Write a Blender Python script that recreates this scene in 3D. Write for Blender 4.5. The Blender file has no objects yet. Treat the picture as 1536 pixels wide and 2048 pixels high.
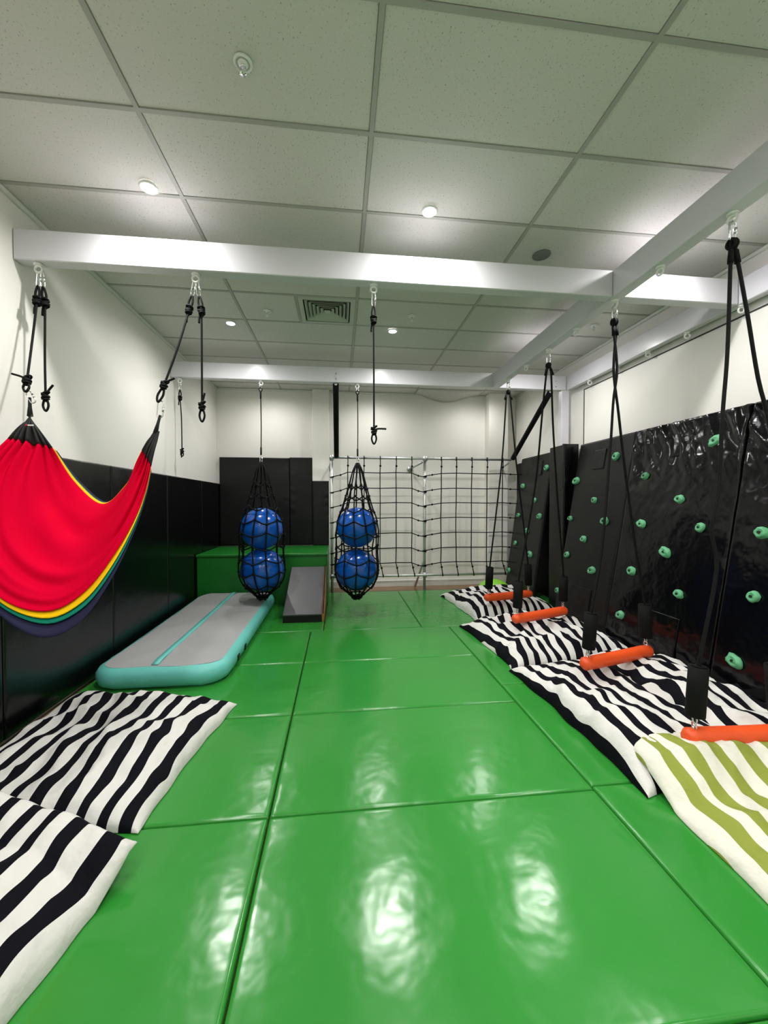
import bpy, math, random
from math import sin, cos, pi, sqrt, radians
from mathutils import Vector, noise, Matrix

C = bpy.context.scene.collection
sc = bpy.context.scene
random.seed(4)

# ---------------------------------------------------------------- camera
cam_d = bpy.data.cameras.new('camera'); cam = bpy.data.objects.new('camera', cam_d); C.objects.link(cam)
cam.location = (0, 0, 1.52)
cam_d.sensor_fit = 'HORIZONTAL'; cam_d.sensor_width = 36.0
cam_d.lens = 790.0/1536.0*36.0
cam_d.clip_start = 0.02
cam.rotation_euler = (radians(90-1.23), 0, radians(-6.43))
sc.camera = cam

# ---------------------------------------------------------------- world, view
w = bpy.data.worlds.new('world'); sc.world = w; w.use_nodes = True
w.node_tree.nodes['Background'].inputs[0].default_value = (.9, .93, 1, 1)
w.node_tree.nodes['Background'].inputs[1].default_value = 0.3
sc.view_settings.view_transform = 'Standard'
try: sc.view_settings.look = 'None'
except Exception: pass
sc.view_settings.gamma = 1; sc.view_settings.use_curve_mapping = False
sc.view_settings.exposure = 0.62
LAMP_W = 14.2
LAMP_XY = [(x, y) for x in (-1.19, .615, 2.42) for y in (-1.09, .80, 2.685, 4.57, 6.45)]

# ---------------------------------------------------------------- materials
def newmat(name):
    m = bpy.data.materials.new(name); m.use_nodes = True
    nt = m.node_tree; b = nt.nodes['Principled BSDF']
    return m, nt, b
def mat(name, col, rough=.5, metal=0, bump=None, var=None, spec=None, coat=0, sheen=0):
    """bump = list of (scale, strength, distance, detail); var = (scale, amount)"""
    m, nt, b = newmat(name)
    b.inputs['Base Color'].default_value = (*col, 1)
    b.inputs['Roughness'].default_value = rough
    b.inputs['Metallic'].default_value = metal
    if spec is not None: b.inputs['Specular IOR Level'].default_value = spec
    if coat: b.inputs['Coat Weight'].default_value = coat; b.inputs['Coat Roughness'].default_value = .12
    if sheen: b.inputs['Sheen Weight'].default_value = sheen
    tc = nt.nodes.new('ShaderNodeTexCoord')
    prev = None
    for (s, st, dist, det) in (bump or []):
        n = nt.nodes.new('ShaderNodeTexNoise'); n.inputs['Scale'].default_value = s; n.inputs['Detail'].default_value = det
        nt.links.new(tc.outputs['Object'], n.inputs['Vector'])
        bp = nt.nodes.new('ShaderNodeBump'); bp.inputs['Strength'].default_value = st; bp.inputs['Distance'].default_value = dist
        nt.links.new(n.outputs['Fac'], bp.inputs['Height'])
        if prev: nt.links.new(prev.outputs['Normal'], bp.inputs['Normal'])
        prev = bp
    if prev: nt.links.new(prev.outputs['Normal'], b.inputs['Normal'])
    if var:
        n = nt.nodes.new('ShaderNodeTexNoise'); n.inputs['Scale'].default_value = var[0]; n.inputs['Detail'].default_value = 4
        nt.links.new(tc.outputs['Object'], n.inputs['Vector'])
        mx = nt.nodes.new('ShaderNodeMix'); mx.data_type = 'RGBA'
        mx.inputs[6].default_value = (*[c*(1-var[1]) for c in col], 1); mx.inputs[7].default_value = (*[min(1, c*(1+var[1])) for c in col], 1)
        nt.links.new(n.outputs['Fac'], mx.inputs[0]); nt.links.new(mx.outputs[2], b.inputs['Base Color'])
    return m

M = {}
M['green'] = mat('green_vinyl', (.027, .238, .030), .19, bump=[(4.5, .28, .02, 2), (20, .13, .005, 1)], var=(3, .05), spec=.5)
M['green_box'] = mat('green_box_vinyl', (.004, .16, .012), .4, bump=[(6, .15, .01, 2)])
M['black_vinyl'] = mat('black_vinyl', (.0015, .0015, .002), .24, bump=[(4, .25, .02, 3), (160, .1, .001, 2)], spec=.5)
M['black_gloss'] = mat('black_glossy_vinyl', (.002, .002, .003), .15, bump=[(3.5, .35, .03, 3), (14, .13, .006, 3)], spec=.36)
M['black_mat'] = mat('black_matte_vinyl', (.004, .004, .0045), .36, bump=[(5, .2, .01, 2)], spec=.3)
M['wall'] = mat('wall_paint', (.80, .775, .74), .55, bump=[(1.1, .12, .03, 1), (80, .03, .002, 2)], var=(.6, .02))
M['trim'] = mat('trim_paint', (.7, .7, .67), .4)
M['grid'] = mat('ceiling_grid_paint', (.40, .39, .37), .5)
M['dark'] = mat('painted_shadow_gap', (.03, .03, .03), .7)  # dark colour standing in for shade at the wall board edge
M['beam'] = mat('white_powder_coat', (.66, .645, .70), .3, coat=.15)
M['steel'] = mat('zinc_steel', (.75, .76, .78), .25, 1)
M['galv'] = mat('galvanised_tube', (.55, .57, .57), .4, .7, var=(14, .12))
M['whitemetal'] = mat('white_metal', (.8, .8, .8), .35)
M['rope'] = mat('black_rope', (.003, .003, .0035), .7, bump=[(220, .5, .002, 2)], spec=.2)
M['foam'] = mat('black_foam', (.003, .003, .003), .8, bump=[(120, .4, .002, 2)], spec=.2)
M['orange'] = mat('orange_vinyl', (.80, .085, .012), .42, bump=[(30, .3, .004, 2)])
M['blue'] = mat('blue_ball', (.005, .10, .52), .2, bump=[(3, .15, .02, 2)])
M['lime'] = mat('lime_rubber', (.28, .72, .05), .4)
M['mint'] = mat('mint_resin', (.12, .42, .21), .55, bump=[(50, .4, .004, 3)], var=(12, .15))
M['boltm'] = mat('dark_bolt', (.02, .03, .02), .5, .5)
M['grey_fabric'] = mat('grey_track_fabric', (.34, .34, .345), .6, bump=[(6, .2, .01, 3)], var=(4, .05))
M['teal'] = mat('turquoise_track_fabric', (.14, .54, .49), .45, bump=[(12, .3, .01, 3)])
M['darkgrey'] = mat('charcoal_ramp_vinyl', (.085, .085, .095), .38, bump=[(7, .15, .01, 2)])
M['tan'] = mat('tan_vinyl', (.42, .17, .035), .5)
M['red'] = mat('red_lycra', (.59, .0002, .026), .85, spec=.03, bump=[(400, .15, .001, 1)])
M['yellow'] = mat('yellow_lycra', (.85, .50, .003), .75, spec=.12)
M['teal_green'] = mat('green_lycra', (.006, .20, .13), .75, spec=.12)
M['navy'] = mat('navy_lycra', (.018, .018, .05), .75, spec=.12)
M['webbing'] = mat('black_webbing', (.008, .008, .009), .7, bump=[(200, .4, .002, 2)])
M['white'] = mat('white_print', (.8, .8, .8), .5)
M['redp'] = mat('red_print', (.6, .02, .02), .5)
M['speaker'] = mat('grey_mesh', (.16, .17, .16), .7)
M['bronze'] = mat('dark_louvre', (.02, .022, .02), .7)
M['louvre'] = mat('louvre_paint', (.50, .52, .47), .45)

def ceil_mat():
    m, nt, b = newmat('ceiling_tile_fibre')
    b.inputs['Roughness'].default_value = .85
    tc = nt.nodes.new('ShaderNodeTexCoord')
    mp = nt.nodes.new('ShaderNodeMapping'); mp.inputs['Scale'].default_value = (1, .62, 1)
    nt.links.new(tc.outputs['Object'], mp.inputs[0])
    v = nt.nodes.new('ShaderNodeTexNoise'); v.inputs['Scale'].default_value = 130; v.inputs['Detail'].default_value = 2
    nt.links.new(mp.outputs[0], v.inputs['Vector'])
    r = nt.nodes.new('ShaderNodeValToRGB'); r.color_ramp.elements[0].position = .27; r.color_ramp.elements[1].position = .37
    r.color_ramp.elements[0].color = (.34, .33, .31, 1); r.color_ramp.elements[1].color = (.68, .65, .635, 1)
    nt.links.new(v.outputs['Fac'], r.inputs[0])
    n2 = nt.nodes.new('ShaderNodeTexNoise'); n2.inputs['Scale'].default_value = 1.3
    nt.links.new(tc.outputs['Object'], n2.inputs['Vector'])
    mx = nt.nodes.new('ShaderNodeMix'); mx.data_type = 'RGBA'; mx.blend_type = 'MULTIPLY'; mx.inputs[0].default_value = 1
    r2 = nt.nodes.new('ShaderNodeValToRGB'); r2.color_ramp.elements[0].color = (.93, .93, .93, 1)
    nt.links.new(n2.outputs['Fac'], r2.inputs[0])
    nt.links.new(r.outputs[0], mx.inputs[6]); nt.links.new(r2.outputs[0], mx.inputs[7])
    nt.links.new(mx.outputs[2], b.inputs['Base Color'])
    bp = nt.nodes.new('ShaderNodeBump'); bp.inputs['Strength'].default_value = .25; bp.inputs['Distance'].default_value = .003
    nt.links.new(r.outputs[0], bp.inputs['Height']); nt.links.new(bp.outputs[0], b.inputs['Normal'])
    return m
M['tile'] = ceil_mat()

def wood_mat():
    m, nt, b = newmat('wood_floor'); b.inputs['Roughness'].default_value = .4
    tc = nt.nodes.new('ShaderNodeTexCoord'); mp = nt.nodes.new('ShaderNodeMapping'); mp.inputs['Scale'].default_value = (1.2, 9, 1)
    nt.links.new(tc.outputs['Object'], mp.inputs[0])
    n = nt.nodes.new('ShaderNodeTexNoise'); n.inputs['Scale'].default_value = 3; n.inputs['Detail'].default_value = 6
    nt.links.new(mp.outputs[0], n.inputs['Vector'])
    r = nt.nodes.new('ShaderNodeValToRGB'); r.color_ramp.elements[0].color = (.16, .085, .04, 1); r.color_ramp.elements[1].color = (.42, .27, .15, 1)
    nt.links.new(n.outputs['Fac'], r.inputs[0]); nt.links.new(r.outputs[0], b.inputs['Base Color'])
    return m
M['wood'] = wood_mat()

def stripe_mat(name, c1, c2, duty):
    m, nt, b = newmat(name)
    b.inputs['Roughness'].default_value = .85
    b.inputs['Specular IOR Level'].default_value = .1
    uv = nt.nodes.new('ShaderNodeTexCoord'); sx = nt.nodes.new('ShaderNodeSeparateXYZ'); nt.links.new(uv.outputs['UV'], sx.inputs[0])
    fr = nt.nodes.new('ShaderNodeMath'); fr.operation = 'FRACT'; nt.links.new(sx.outputs[0], fr.inputs[0])
    gt = nt.nodes.new('ShaderNodeMath'); gt.operation = 'GREATER_THAN'; gt.inputs[1].default_value = duty; nt.links.new(fr.outputs[0], gt.inputs[0])
    mx = nt.nodes.new('ShaderNodeMix'); mx.data_type = 'RGBA'; mx.inputs[6].default_value = (*c2, 1); mx.inputs[7].default_value = (*c1, 1)
    nt.links.new(gt.outputs[0], mx.inputs[0]); nt.links.new(mx.outputs[2], b.inputs['Base Color'])
    tc = nt.nodes.new('ShaderNodeTexCoord')
    prev = None
    for (s, st, d) in ((9, .6, .02), (26, .5, .008), (500, .15, .001)):
        n = nt.nodes.new('ShaderNodeTexNoise'); n.inputs['Scale'].default_value = s; n.inputs['Detail'].default_value = 3
        nt.links.new(tc.outputs['Object'], n.inputs['Vector'])
        bp = nt.nodes.new('ShaderNodeBump'); bp.inputs['Strength'].default_value = st; bp.inputs['Distance'].default_value = d
        nt.links.new(n.outputs['Fac'], bp.inputs['Height'])
        if prev: nt.links.new(prev.outputs['Normal'], bp.inputs['Normal'])
        prev = bp
    nt.links.new(prev.outputs['Normal'], b.inputs['Normal'])
    return m
M['zebra'] = stripe_mat('black_white_stripe_cotton', (.004, .004, .007), (.68, .665, .64), .54)
M['olive'] = stripe_mat('green_white_stripe_cotton', (.26, .30, .055), (.72, .70, .62), .5)
def emit(name, col, s):
    m, nt, b = newmat(name); b.inputs['Emission Color'].default_value = (*col, 1); b.inputs['Emission Strength'].default_value = s
    b.inputs['Base Color'].default_value = (.9, .9, .9, 1)
    return m
M['lamp'] = emit('lamp_lens', (1, .97, .9), 60)

# ---------------------------------------------------------------- object helpers
ORG = {}
class MB:
    def __init__(s): s.v = []; s.f = []; s.sm = []; s.uv = None
    def add(s, vs, fs, smooth=False):
        o = len(s.v); s.v += [tuple(x) for x in vs]; s.f += [tuple(i+o for i in f) for f in fs]; s.sm += [smooth]*len(fs)
        return s
    def box(s, x0, x1, y0, y1, z0, z1):
        vs = [(x, y, z) for x in (x0, x1) for y in (y0, y1) for z in (z0, z1)]
        return s.add(vs, [(0,1,3,2),(4,6,7,5),(0,4,5,1),(2,3,7,6),(0,2,6,4),(1,5,7,3)])
    def bbox(s, x0, x1, y0, y1, z0, z1, b=.004):
        """box with chamfered edges"""
        vs = []; idx = {}
        X = (x0, x1); Y = (y0, y1); Z = (z0, z1)
        for i in (0,1):
            for j in (0,1):
                for k in (0,1):
                    p = [X[i], Y[j], Z[k]]; sg = [1 if i == 0 else -1, 1 if j == 0 else -1, 1 if k == 0 else -1]
                    for a in range(3):
                        q = [p[c] + (0 if c == a else sg[c]*b) for c in range(3)]
                        idx[(i,j,k,a)] = len(vs); vs.append(q)
        fs = []
        def g(i,j,k,a): return idx[(i,j,k,a)]
        for t in (0,1):
            q = [g(t,0,0,0), g(t,1,0,0), g(t,1,1,0), g(t,0,1,0)]; fs.append(q if t else q[::-1])
            q = [g(0,t,0,1), g(0,t,1,1), g(1,t,1,1), g(1,t,0,1)]; fs.append(q if t else q[::-1])
            q = [g(0,0,t,2), g(1,0,t,2), g(1,1,t,2), g(0,1,t,2)]; fs.append(q if t else q[::-1])
        for j in (0,1):
            for k in (0,1): fs.append([g(0,j,k,1), g(1,j,k,1), g(1,j,k,2), g(0,j,k,2)])
        for i in (0,1):
            for k in (0,1): fs.append([g(i,0,k,0), g(i,1,k,0), g(i,1,k,2), g(i,0,k,2)])
        for i in (0,1):
            for j in (0,1): fs.append([g(i,j,0,0), g(i,j,1,0), g(i,j,1,1), g(i,j,0,1)])
        for i in (0,1):
            for j in (0,1):
                for k in (0,1): fs.append([g(i,j,k,0), g(i,j,k,1), g(i,j,k,2)])
        return s.add(vs, fs)
    def tube(s, pts, r, n=8, closed=False, cap=True):
        pts = [Vector(p) for p in pts]; N = len(pts)
        rr = r if isinstance(r, (list, tuple)) else [r]*N
        T = []
        for i in range(N):
            if closed: d = pts[(i+1) % N]-pts[i-1]
            else: d = pts[min(i+1, N-1)]-pts[max(i-1, 0)]
            T.append(d.normalized() if d.length > 1e-9 else Vector((0,0,1)))
        up = Vector((0,0,1)) if abs(T[0].z) < .9 else Vector((1,0,0))
        u = T[0].cross(up).normalized(); vs = []
        for i in range(N):
            u = (u - T[i]*u.dot(T[i]));
            u = u.normalized() if u.length > 1e-6 else T[i].orthogonal().normalized()
            w_ = T[i].cross(u)
            for k in range(n):
                a = 2*pi*k/n; vs.append(pts[i]+(u*cos(a)+w_*sin(a))*rr[i])
        fs = []
        for i in range(N if closed else N-1):
            j = (i+1) % N
            for k in range(n): fs.append((i*n+k, i*n+(k+1) % n, j*n+(k+1) % n, j*n+k))
        if not closed and cap:
            fs.append(tuple(range(n))[::-1]); fs.append(tuple((N-1)*n+k for k in range(n)))
        return s.add(vs, fs, True)
    def cyl(s, a, b, r, n=16, r2=None): return s.tube([a, b], [r, r if r2 is None else r2], n)
    def ball(s, c, r, nu=12, nv=8, sc=(1,1,1)):
        vs = [(c[0], c[1], c[2]+r*sc[2])]
        for j in range(1, nv):
            t = pi*j/nv
            for i in range(nu):
                p = 2*pi*i/nu; vs.append((c[0]+r*sc[0]*sin(t)*cos(p), c[1]+r*sc[1]*sin(t)*sin(p), c[2]+r*sc[2]*cos(t)))
        vs.append((c[0], c[1], c[2]-r*sc[2])); fs = []
        for i in range(nu): fs.append((0, 1+i, 1+(i+1) % nu))
        for j in range(nv-2):
            for i in range(nu): a = 1+j*nu; fs.append((a+i, a+nu+i, a+nu+(i+1) % nu, a+(i+1) % nu))
        a = 1+(nv-2)*nu; e = len(vs)-1
        for i in range(nu): fs.append((a+i, e, a+(i+1) % nu))
        return s.add(vs, fs, True)
    def ring(s, c, R, r, ax=(0,1,0), n=20, m=8, sx=1, sz=1):
        ax = Vector(ax).normalized(); u = ax.cross(Vector((0,0,1)));
        u = u.normalized() if u.length > .1 else Vector((1,0,0)); v = ax.cross(u)
        if v.z < 0: v = -v
        return s.tube([Vector(c)+u*R*sx*cos(2*pi*i/n)+v*R*sz*sin(2*pi*i/n) for i in range(n)], r, m, True)
    def build(s, name, material, parent=None, origin=None, solid=None, flat=False):
        if parent is not None: o3 = ORG[parent.as_pointer()]
        elif origin is not None: o3 = Vector(origin)
        else:
            xs = [p[0] for p in s.v]; ys = [p[1] for p in s.v]; zs = [p[2] for p in s.v]
            o3 = Vector(((min(xs)+max(xs))/2, (min(ys)+max(ys))/2, min(zs)))
        me = bpy.data.meshes.new(name)
        me.from_pydata([(p[0]-o3.x, p[1]-o3.y, p[2]-o3.z) for p in s.v], [], s.f)
        me.polygons.foreach_set('use_smooth', s.sm)
        if s.uv:
            l = me.uv_layers.new(name='UVMap')
            vi = [0]*len(me.loops); me.loops.foreach_get('vertex_index', vi)
            flat_uv = []
            for i in vi: flat_uv += s.uv[i]
            l.data.foreach_set('uv', flat_uv)
        me.update()
        me.materials.append(material)
        ob = bpy.data.objects.new(name, me); C.objects.link(ob)
        if parent is not None: ob.parent = parent
        else: ob.location = o3
        ORG[ob.as_pointer()] = o3
        KEEP.append(ob)
        if solid:
            md = ob.modifiers.new('thickness', 'SOLIDIFY'); md.thickness = solid; md.offset = 0
        return ob
KEEP = []
def thing(name, label, cat, loc, group=None, kind=None):
    o = bpy.data.objects.new(name, None); C.objects.link(o); o.location = loc; o.empty_display_size = .1
    ORG[o.as_pointer()] = Vector(loc); KEEP.append(o)
    return tag(o, label, cat, group, kind)
def tag(o, label=None, cat=None, group=None, kind=None):
    if label: o['label'] = label
    if cat: o['category'] = cat
    if group: o['group'] = group
    if kind: o['kind'] = kind
    return o
def dup(o, loc=None, parent=None, label=None):
    c = o.copy(); C.objects.link(c); ORG[c.as_pointer()] = ORG.get(o.as_pointer(), Vector()).copy(); KEEP.append(c)
    if parent is not None: c.parent = parent
    if loc is not None: c.location = loc
    if label: c['label'] = label
    for ch in list(o.children):
        dup(ch, None, c)
    return c
def spline(pts, n):
    """Catmull-Rom resample with n samples per segment"""
    P = [Vector(p) for p in pts]; out = []
    for i in range(len(P)-1):
        a = P[max(i-1, 0)]; b = P[i]; c = P[i+1]; d = P[min(i+2, len(P)-1)]
        for k in range(n):
            t = k/n
            out.append(.5*((2*b)+(c-a)*t+(2*a-5*b+4*c-d)*t*t+(3*b-a-3*c+d)*t**3))
    out.append(P[-1]); return out
def resample(pts, N):
    q = spline(pts, 12); L = [0]
    for i in range(1, len(q)): L.append(L[-1]+(q[i]-q[i-1]).length)
    out = []; j = 0
    for k in range(N):
        t = L[-1]*k/(N-1)
        while j < len(L)-2 and L[j+1] < t: j += 1
        f = (t-L[j])/max(1e-9, L[j+1]-L[j]); out.append(q[j].lerp(q[j+1], min(1, max(0, f))))
    return out
def nz(x, y, z=0): return noise.noise(Vector((x, y, z)))

def edge_coords(L, step, r):
    r = min(r, L*.3)
    e = [0, r*.12, r*.35, r*.7, r*1.1, r*2.2]
    n = max(1, int((L-4.4*r)/step))
    mid = [2.2*r+(L-4.4*r)*i/n for i in range(1, n)]
    return e+mid+[L-x for x in reversed(e)]
def pad(mb, o, U, V, w, h, t, r=.015, step=.12, disp=None):
    """padded slab: back corner o, unit axes U,V, thickness along U x V, rounded front edges; disp(a,b)->extra height"""
    o = Vector(o); U = Vector(U).normalized(); V = Vector(V).normalized(); N = U.cross(V)
    A = edge_coords(w, step, r); B = edge_coords(h, step, r); na, nb = len(A), len(B)
    vs = []
    for b in B:
        for a in A:
            da = min(a, w-a); db = min(b, h-b)
            fa = sqrt(max(0, 1-(1-min(da/r, 1))**2)); fb = sqrt(max(0, 1-(1-min(db/r, 1))**2))
            z = (t-r)+r*min(fa, fb)*(.4+.6*max(fa, fb))
            if disp and da > 0 and db > 0: z += disp(a, b)*min(1, min(da, db)/(r*.8))
            vs.append(o+U*a+V*b+N*z)
    fs = [(j*na+i, j*na+i+1, (j+1)*na+i+1, (j+1)*na+i) for j in range(nb-1) for i in range(na-1)]
    mb.add(vs, fs, True)
    loop = [i for i in range(na)]+[j*na+na-1 for j in range(1, nb)]+[(nb-1)*na+i for i in range(na-2, -1, -1)]+[j*na for j in range(nb-2, 0, -1)]
    n = len(loop); top = [vs[i] for i in loop]
    bot = [p-N*((p-o).dot(N)) for p in top]
    mb.add(top+bot, [(k, n+k, n+(k+1) % n, (k+1) % n) for k in range(n)])
    mb.add([bot[0], bot[na-1], bot[na-1+nb-1], bot[2*na-2+nb-1]], [(0, 3, 2, 1)])
    return mb

# ================================================================ SETTING
ZC = 3.52; XL = -2.12; XR = 3.30; YB = 7.15; YF = -2.0
MB().box(XL-.2, XR+.2, YF-.2, YB+.2, -.1, 0).build('floor', M['wood']); tag(KEEP[-1], kind='structure')
MB().box(XL-.15, XL, YF, YB, 0, ZC+.1).build('wall_left', M['wall']); tag(KEEP[-1], kind='structure')
wr = MB().box(XR, XR+.15, YF, YB, 0, ZC+.1).build('wall_right', M['wall']); tag(wr, kind='structure')
MB().bbox(XR-.015, XR, YF, 5.02, 0, 3.05, .003).build('wall_board', M['wall'], wr)
wb = MB().box(XL-.15, XR+.15, YB, YB+.15, 0, ZC+.1).build('wall_back', M['wall']); tag(wb, kind='structure')
MB().bbox(-.47, -.18, YB-.12, YB, 0, ZC, .004).build('pilaster', M['wall'], wb)
MB().bbox(2.70, 3.06, YB-.22, YB, 0, ZC, .004).build('pilaster', M['wall'], wb)
MB().box(XL-.15, XR+.15, YF-.15, YF, 0, ZC+.1).build('wall_front', M['wall']); tag(KEEP[-1], kind='structure')
MB().bbox(-.18, 2.70, YB-.035, YB, 0, .12, .006).build('baseboard_back', M['trim']); tag(KEEP[-1], kind='structure')
for nm, b in (('trim_1', (XL, XL+.025, YF, YB, ZC-.03, ZC)), ('trim_2', (XR-.025, XR, YF, YB, ZC-.03, ZC)), ('trim_3', (XL+.03, XR-.03, YB-.025, YB, ZC-.03, ZC))):
    MB().bbox(*b, .004).build(nm, M['trim']); tag(KEEP[-1], kind='structure')
MB().box(XR-.019, XR-.006, YF, 5.03, 3.05, 3.062).box(XR-.019, XR-.006, 5.02, 5.032, 0, 3.05).build('shadow_gap_strip', M['dark']); tag(KEEP[-1], kind='structure')  # dark strips painting in the shadow line along the board's top and far edge

# ceiling: slab above, T-bar grid, loose fibre tiles as parts
ceil = MB().box(XL-.15, XR+.15, YF-.15, YB+.15, ZC+.05, ZC+.15).build('ceiling', M['tile']); tag(ceil, kind='structure')
GX = [XL, -1.015, .176, 1.37, 2.565, XR]; GY = [2.755+.5775*k for k in range(-8, 8)]; GY = [YF]+GY+[YB]
for x in GX[1:-1]: MB().box(x-.012, x+.012, YF, YB, ZC-.002, ZC+.012).build('grid_runner', M['grid'], ceil)
for y in GY[1:-1]: MB().box(XL, XR, y-.012, y+.012, ZC-.0015, ZC+.0125).build('grid_tee', M['grid'], ceil)
MB().box(-.43, -.406, 3.91, 4.4875, ZC-.002, ZC+.012).build('grid_tee', M['grid'], ceil)
tiles = {}
for i in range(len(GX)-1):
    for j in range(len(GY)-1):
        x0, x1, y0, y1 = GX[i]+.013, GX[i+1]-.013, GY[j]+.013, GY[j+1]-.013
        if i == 0: x0 = XL+.002
        if i == len(GX)-2: x1 = XR-.002
        if i == 1 and abs(GY[j]-3.91) < .02: x1 = -.432       # the vent fills the rest of this bay
        if i == 3 and j == len(GY)-2:
            mb = MB(); nx, ny = 24, 5; vs = []
            for b in range(ny):
                for a in range(nx):
                    u = a/(nx-1); v = b/(ny-1)
                    vs.append((x0+(x1-x0)*u, y0+(y1-y0)*v, ZC-.004-.13*sin(pi*min(1, u*1.05))**1.5*v))
            mb.add(vs, [(b*nx+a, (b+1)*nx+a, (b+1)*nx+a+1, b*nx+a+1) for b in range(ny-1) for a in range(nx-1)], True)
            mb.build('ceiling_tile', M['tile'], ceil, solid=.01); continue
        dz = random.uniform(-.0012, .0012)
        MB().bbox(x0, x1, y0, y1, ZC+.003+dz, ZC+.02, .003).build('ceiling_tile', M['tile'], ceil)

# ---------------------------------------------------------------- ceiling fittings
spot_names = {2.685: 'near', 4.57: 'far'}
def lamp_label(x, y):
    if y == 2.685: s = 'before the front beam'
    elif y == 4.57: s = 'between the two cross beams'
    elif y > 5: s = 'between back beam and end wall'
    elif y > 0: s = 'overhead just before the camera'
    else: s = 'behind the camera'
    h = 'left' if x < 0 else ('middle' if x < 1 else 'right')
    return 'recessed round downlight, %s of the row %s' % (h, s)
lamp0 = None; LAMPS = []
for (x, y) in LAMP_XY:
    if lamp0 is None:
        lamp0 = thing('ceiling_downlight', lamp_label(x, y), 'light', (x, y, ZC-.012), 'recessed ceiling downlights')
        mb = MB(); mb.tube([(x+.048*cos(a*pi/14), y+.048*sin(a*pi/14), ZC-.006) for a in range(28)], .009, 6, True).build('bezel', M['whitemetal'], lamp0)
        mb = MB(); mb.ball((x, y, ZC-.004), .043, 24, 12, (1, 1, .42)).build('lamp_lens', M['lamp'], lamp0)
        L = lamp0
    else:
        L = dup(lamp0, (x, y, ZC-.012), label=lamp_label(x, y))
    LAMPS.append(L)
for L in LAMPS:
    ld = bpy.data.lights.new('downlight_bulb', 'SPOT'); ld.energy = LAMP_W*(2.2 if L.location.y > 6 else 4)*(.78 if L.location.x > 2 else 1); ld.color = (1, .985, .95)
    ld.spot_size = radians(171); ld.spot_blend = .9; ld.shadow_soft_size = .04
    lo = bpy.data.objects.new('downlight_bulb', ld); C.objects.link(lo); lo.location = (0, 0, -.03); lo.parent = L

def sprinkler(x, y, label):
    t = thing('fire_sprinkler', label, 'sprinkler', (x, y, ZC-.06), 'fire sprinklers in the ceiling')
    mb = MB(); mb.cyl((x, y, ZC-.004), (x, y, ZC-.001), .042, 24); mb.tube([(x+.036*cos(a*pi/12), y+.036*sin(a*pi/12), ZC-.005) for a in range(24)], .006, 6, True)
    mb.cyl((x, y, ZC-.012), (x, y, ZC-.004), .02, 16, .026); mb.build('escutcheon', M['whitemetal'], t)
    mb = MB(); mb.cyl((x, y, ZC-.02), (x, y, ZC-.01), .009, 12)
    for s in (-1, 1): mb.tube([(x+s*.008, y, ZC-.018), (x+s*.013, y, ZC-.032), (x+s*.004, y, ZC-.048)], .003, 6)
    mb.cyl((x, y, ZC-.046), (x, y, ZC-.018), .003, 8); mb.cyl((x, y, ZC-.053), (x, y, ZC-.05), .015, 14); mb.build('spray_head', M['steel'], t)
sprinkler(-.43, 1.895, 'round white sprinkler in the near ceiling tile, closest to the camera')
sprinkler(-.738, 4.258, 'small ceiling sprinkler left of the square air vent')
sprinkler(.774, 4.198, 'small ceiling sprinkler right of the square air vent, above a downlight')
sprinkler(2.847, 4.19, 'small ceiling sprinkler between the long swing beam and the right wall')
mb = MB(); mb.cyl((1.62, 3.06, ZC-.006), (1.62, 3.06, ZC-.001), .07, 28)
tag(mb.build('ceiling_speaker', M['speaker']), 'round grey flush disc in the ceiling just in front of the long front beam', 'speaker')
# the square vent
vx, vy, vs_ = -.12, 4.199, .565
vt = thing('ceiling_vent', 'square ceiling air vent with nested louvre frames between two sprinklers', 'vent', (vx, vy, ZC-.02))
MB().box(vx-.283, vx+.283, vy-.276, vy+.276, ZC+.03, ZC+.035).build('backing', M['bronze'], vt)
def frame_sq(s0, s1, z0, z1):
    """square louvre ring: inner half-size s0 at z0 (low) to outer half size s1 at z1"""
    vs = []
    for (s, z) in ((s0, z0), (s1, z1), (s1, z1+.003), (s0, z0+.003)):
        vs += [(vx-s, vy-s*.976, z), (vx+s, vy-s*.976, z), (vx+s, vy+s*.976, z), (vx-s, vy+s*.976, z)]
    fs = []
    for a, b in ((0, 1), (1, 2), (2, 3), (3, 0)):
        for k in range(4): fs.append((a*4+k, b*4+k, b*4+(k+1) % 4, a*4+(k+1) % 4))
    return MB().add(vs, fs)
frame_sq(.235, .283, ZC-.006, ZC-.002).build('vent_frame', M['louvre'], vt)
for k in range(5):
    s = .205-.038*k
    frame_sq(s-.010, s+.016, ZC+.022, ZC-.006).build('louvre', M['louvre'], vt)
MB().bbox(vx-.03, vx+.03, vy-.03, vy+.03, ZC-.006, ZC+.0, .002).build('vent_core', M['louvre'], vt)

# ---------------------------------------------------------------- steel suspension frame
fr = thing('suspension_frame', 'white steel beam frame running under the ceiling from wall to wall with eye bolts', 'frame', (2.15, 2.9, 3.12))
def beam(b, nm='beam'): return MB().bbox(*b, .005).build(nm, M['beam'], fr)
ZB = 3.12; ZT = 3.32
beam((XL+.003, 2.105, 2.872, 2.962, ZB+.001, ZT))
beam((2.205, 3.19, 2.872, 2.962, ZB+.001, ZT))
beam((XL+.003, 3.185, 5.29, 5.375, ZB+.001, ZT))
beam((2.107, 2.203, YF+.02, 5.288, ZB, ZT))
beam((3.195, 3.265, YF+.02, 5.29, ZB, ZT))
MB().bbox(3.12, 3.235, 5.295, 5.375, 0.0, ZB+.001, .005).build('post', M['beam'], fr)
for (x, y) in ((-.04, 5.29), (3.03, 5.29)):
    for z in (3.165, 3.235): MB().cyl((x, y-.007, z), (x, y+.002, z), .011, 8).build('bolt', M['galv'], fr)
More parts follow.
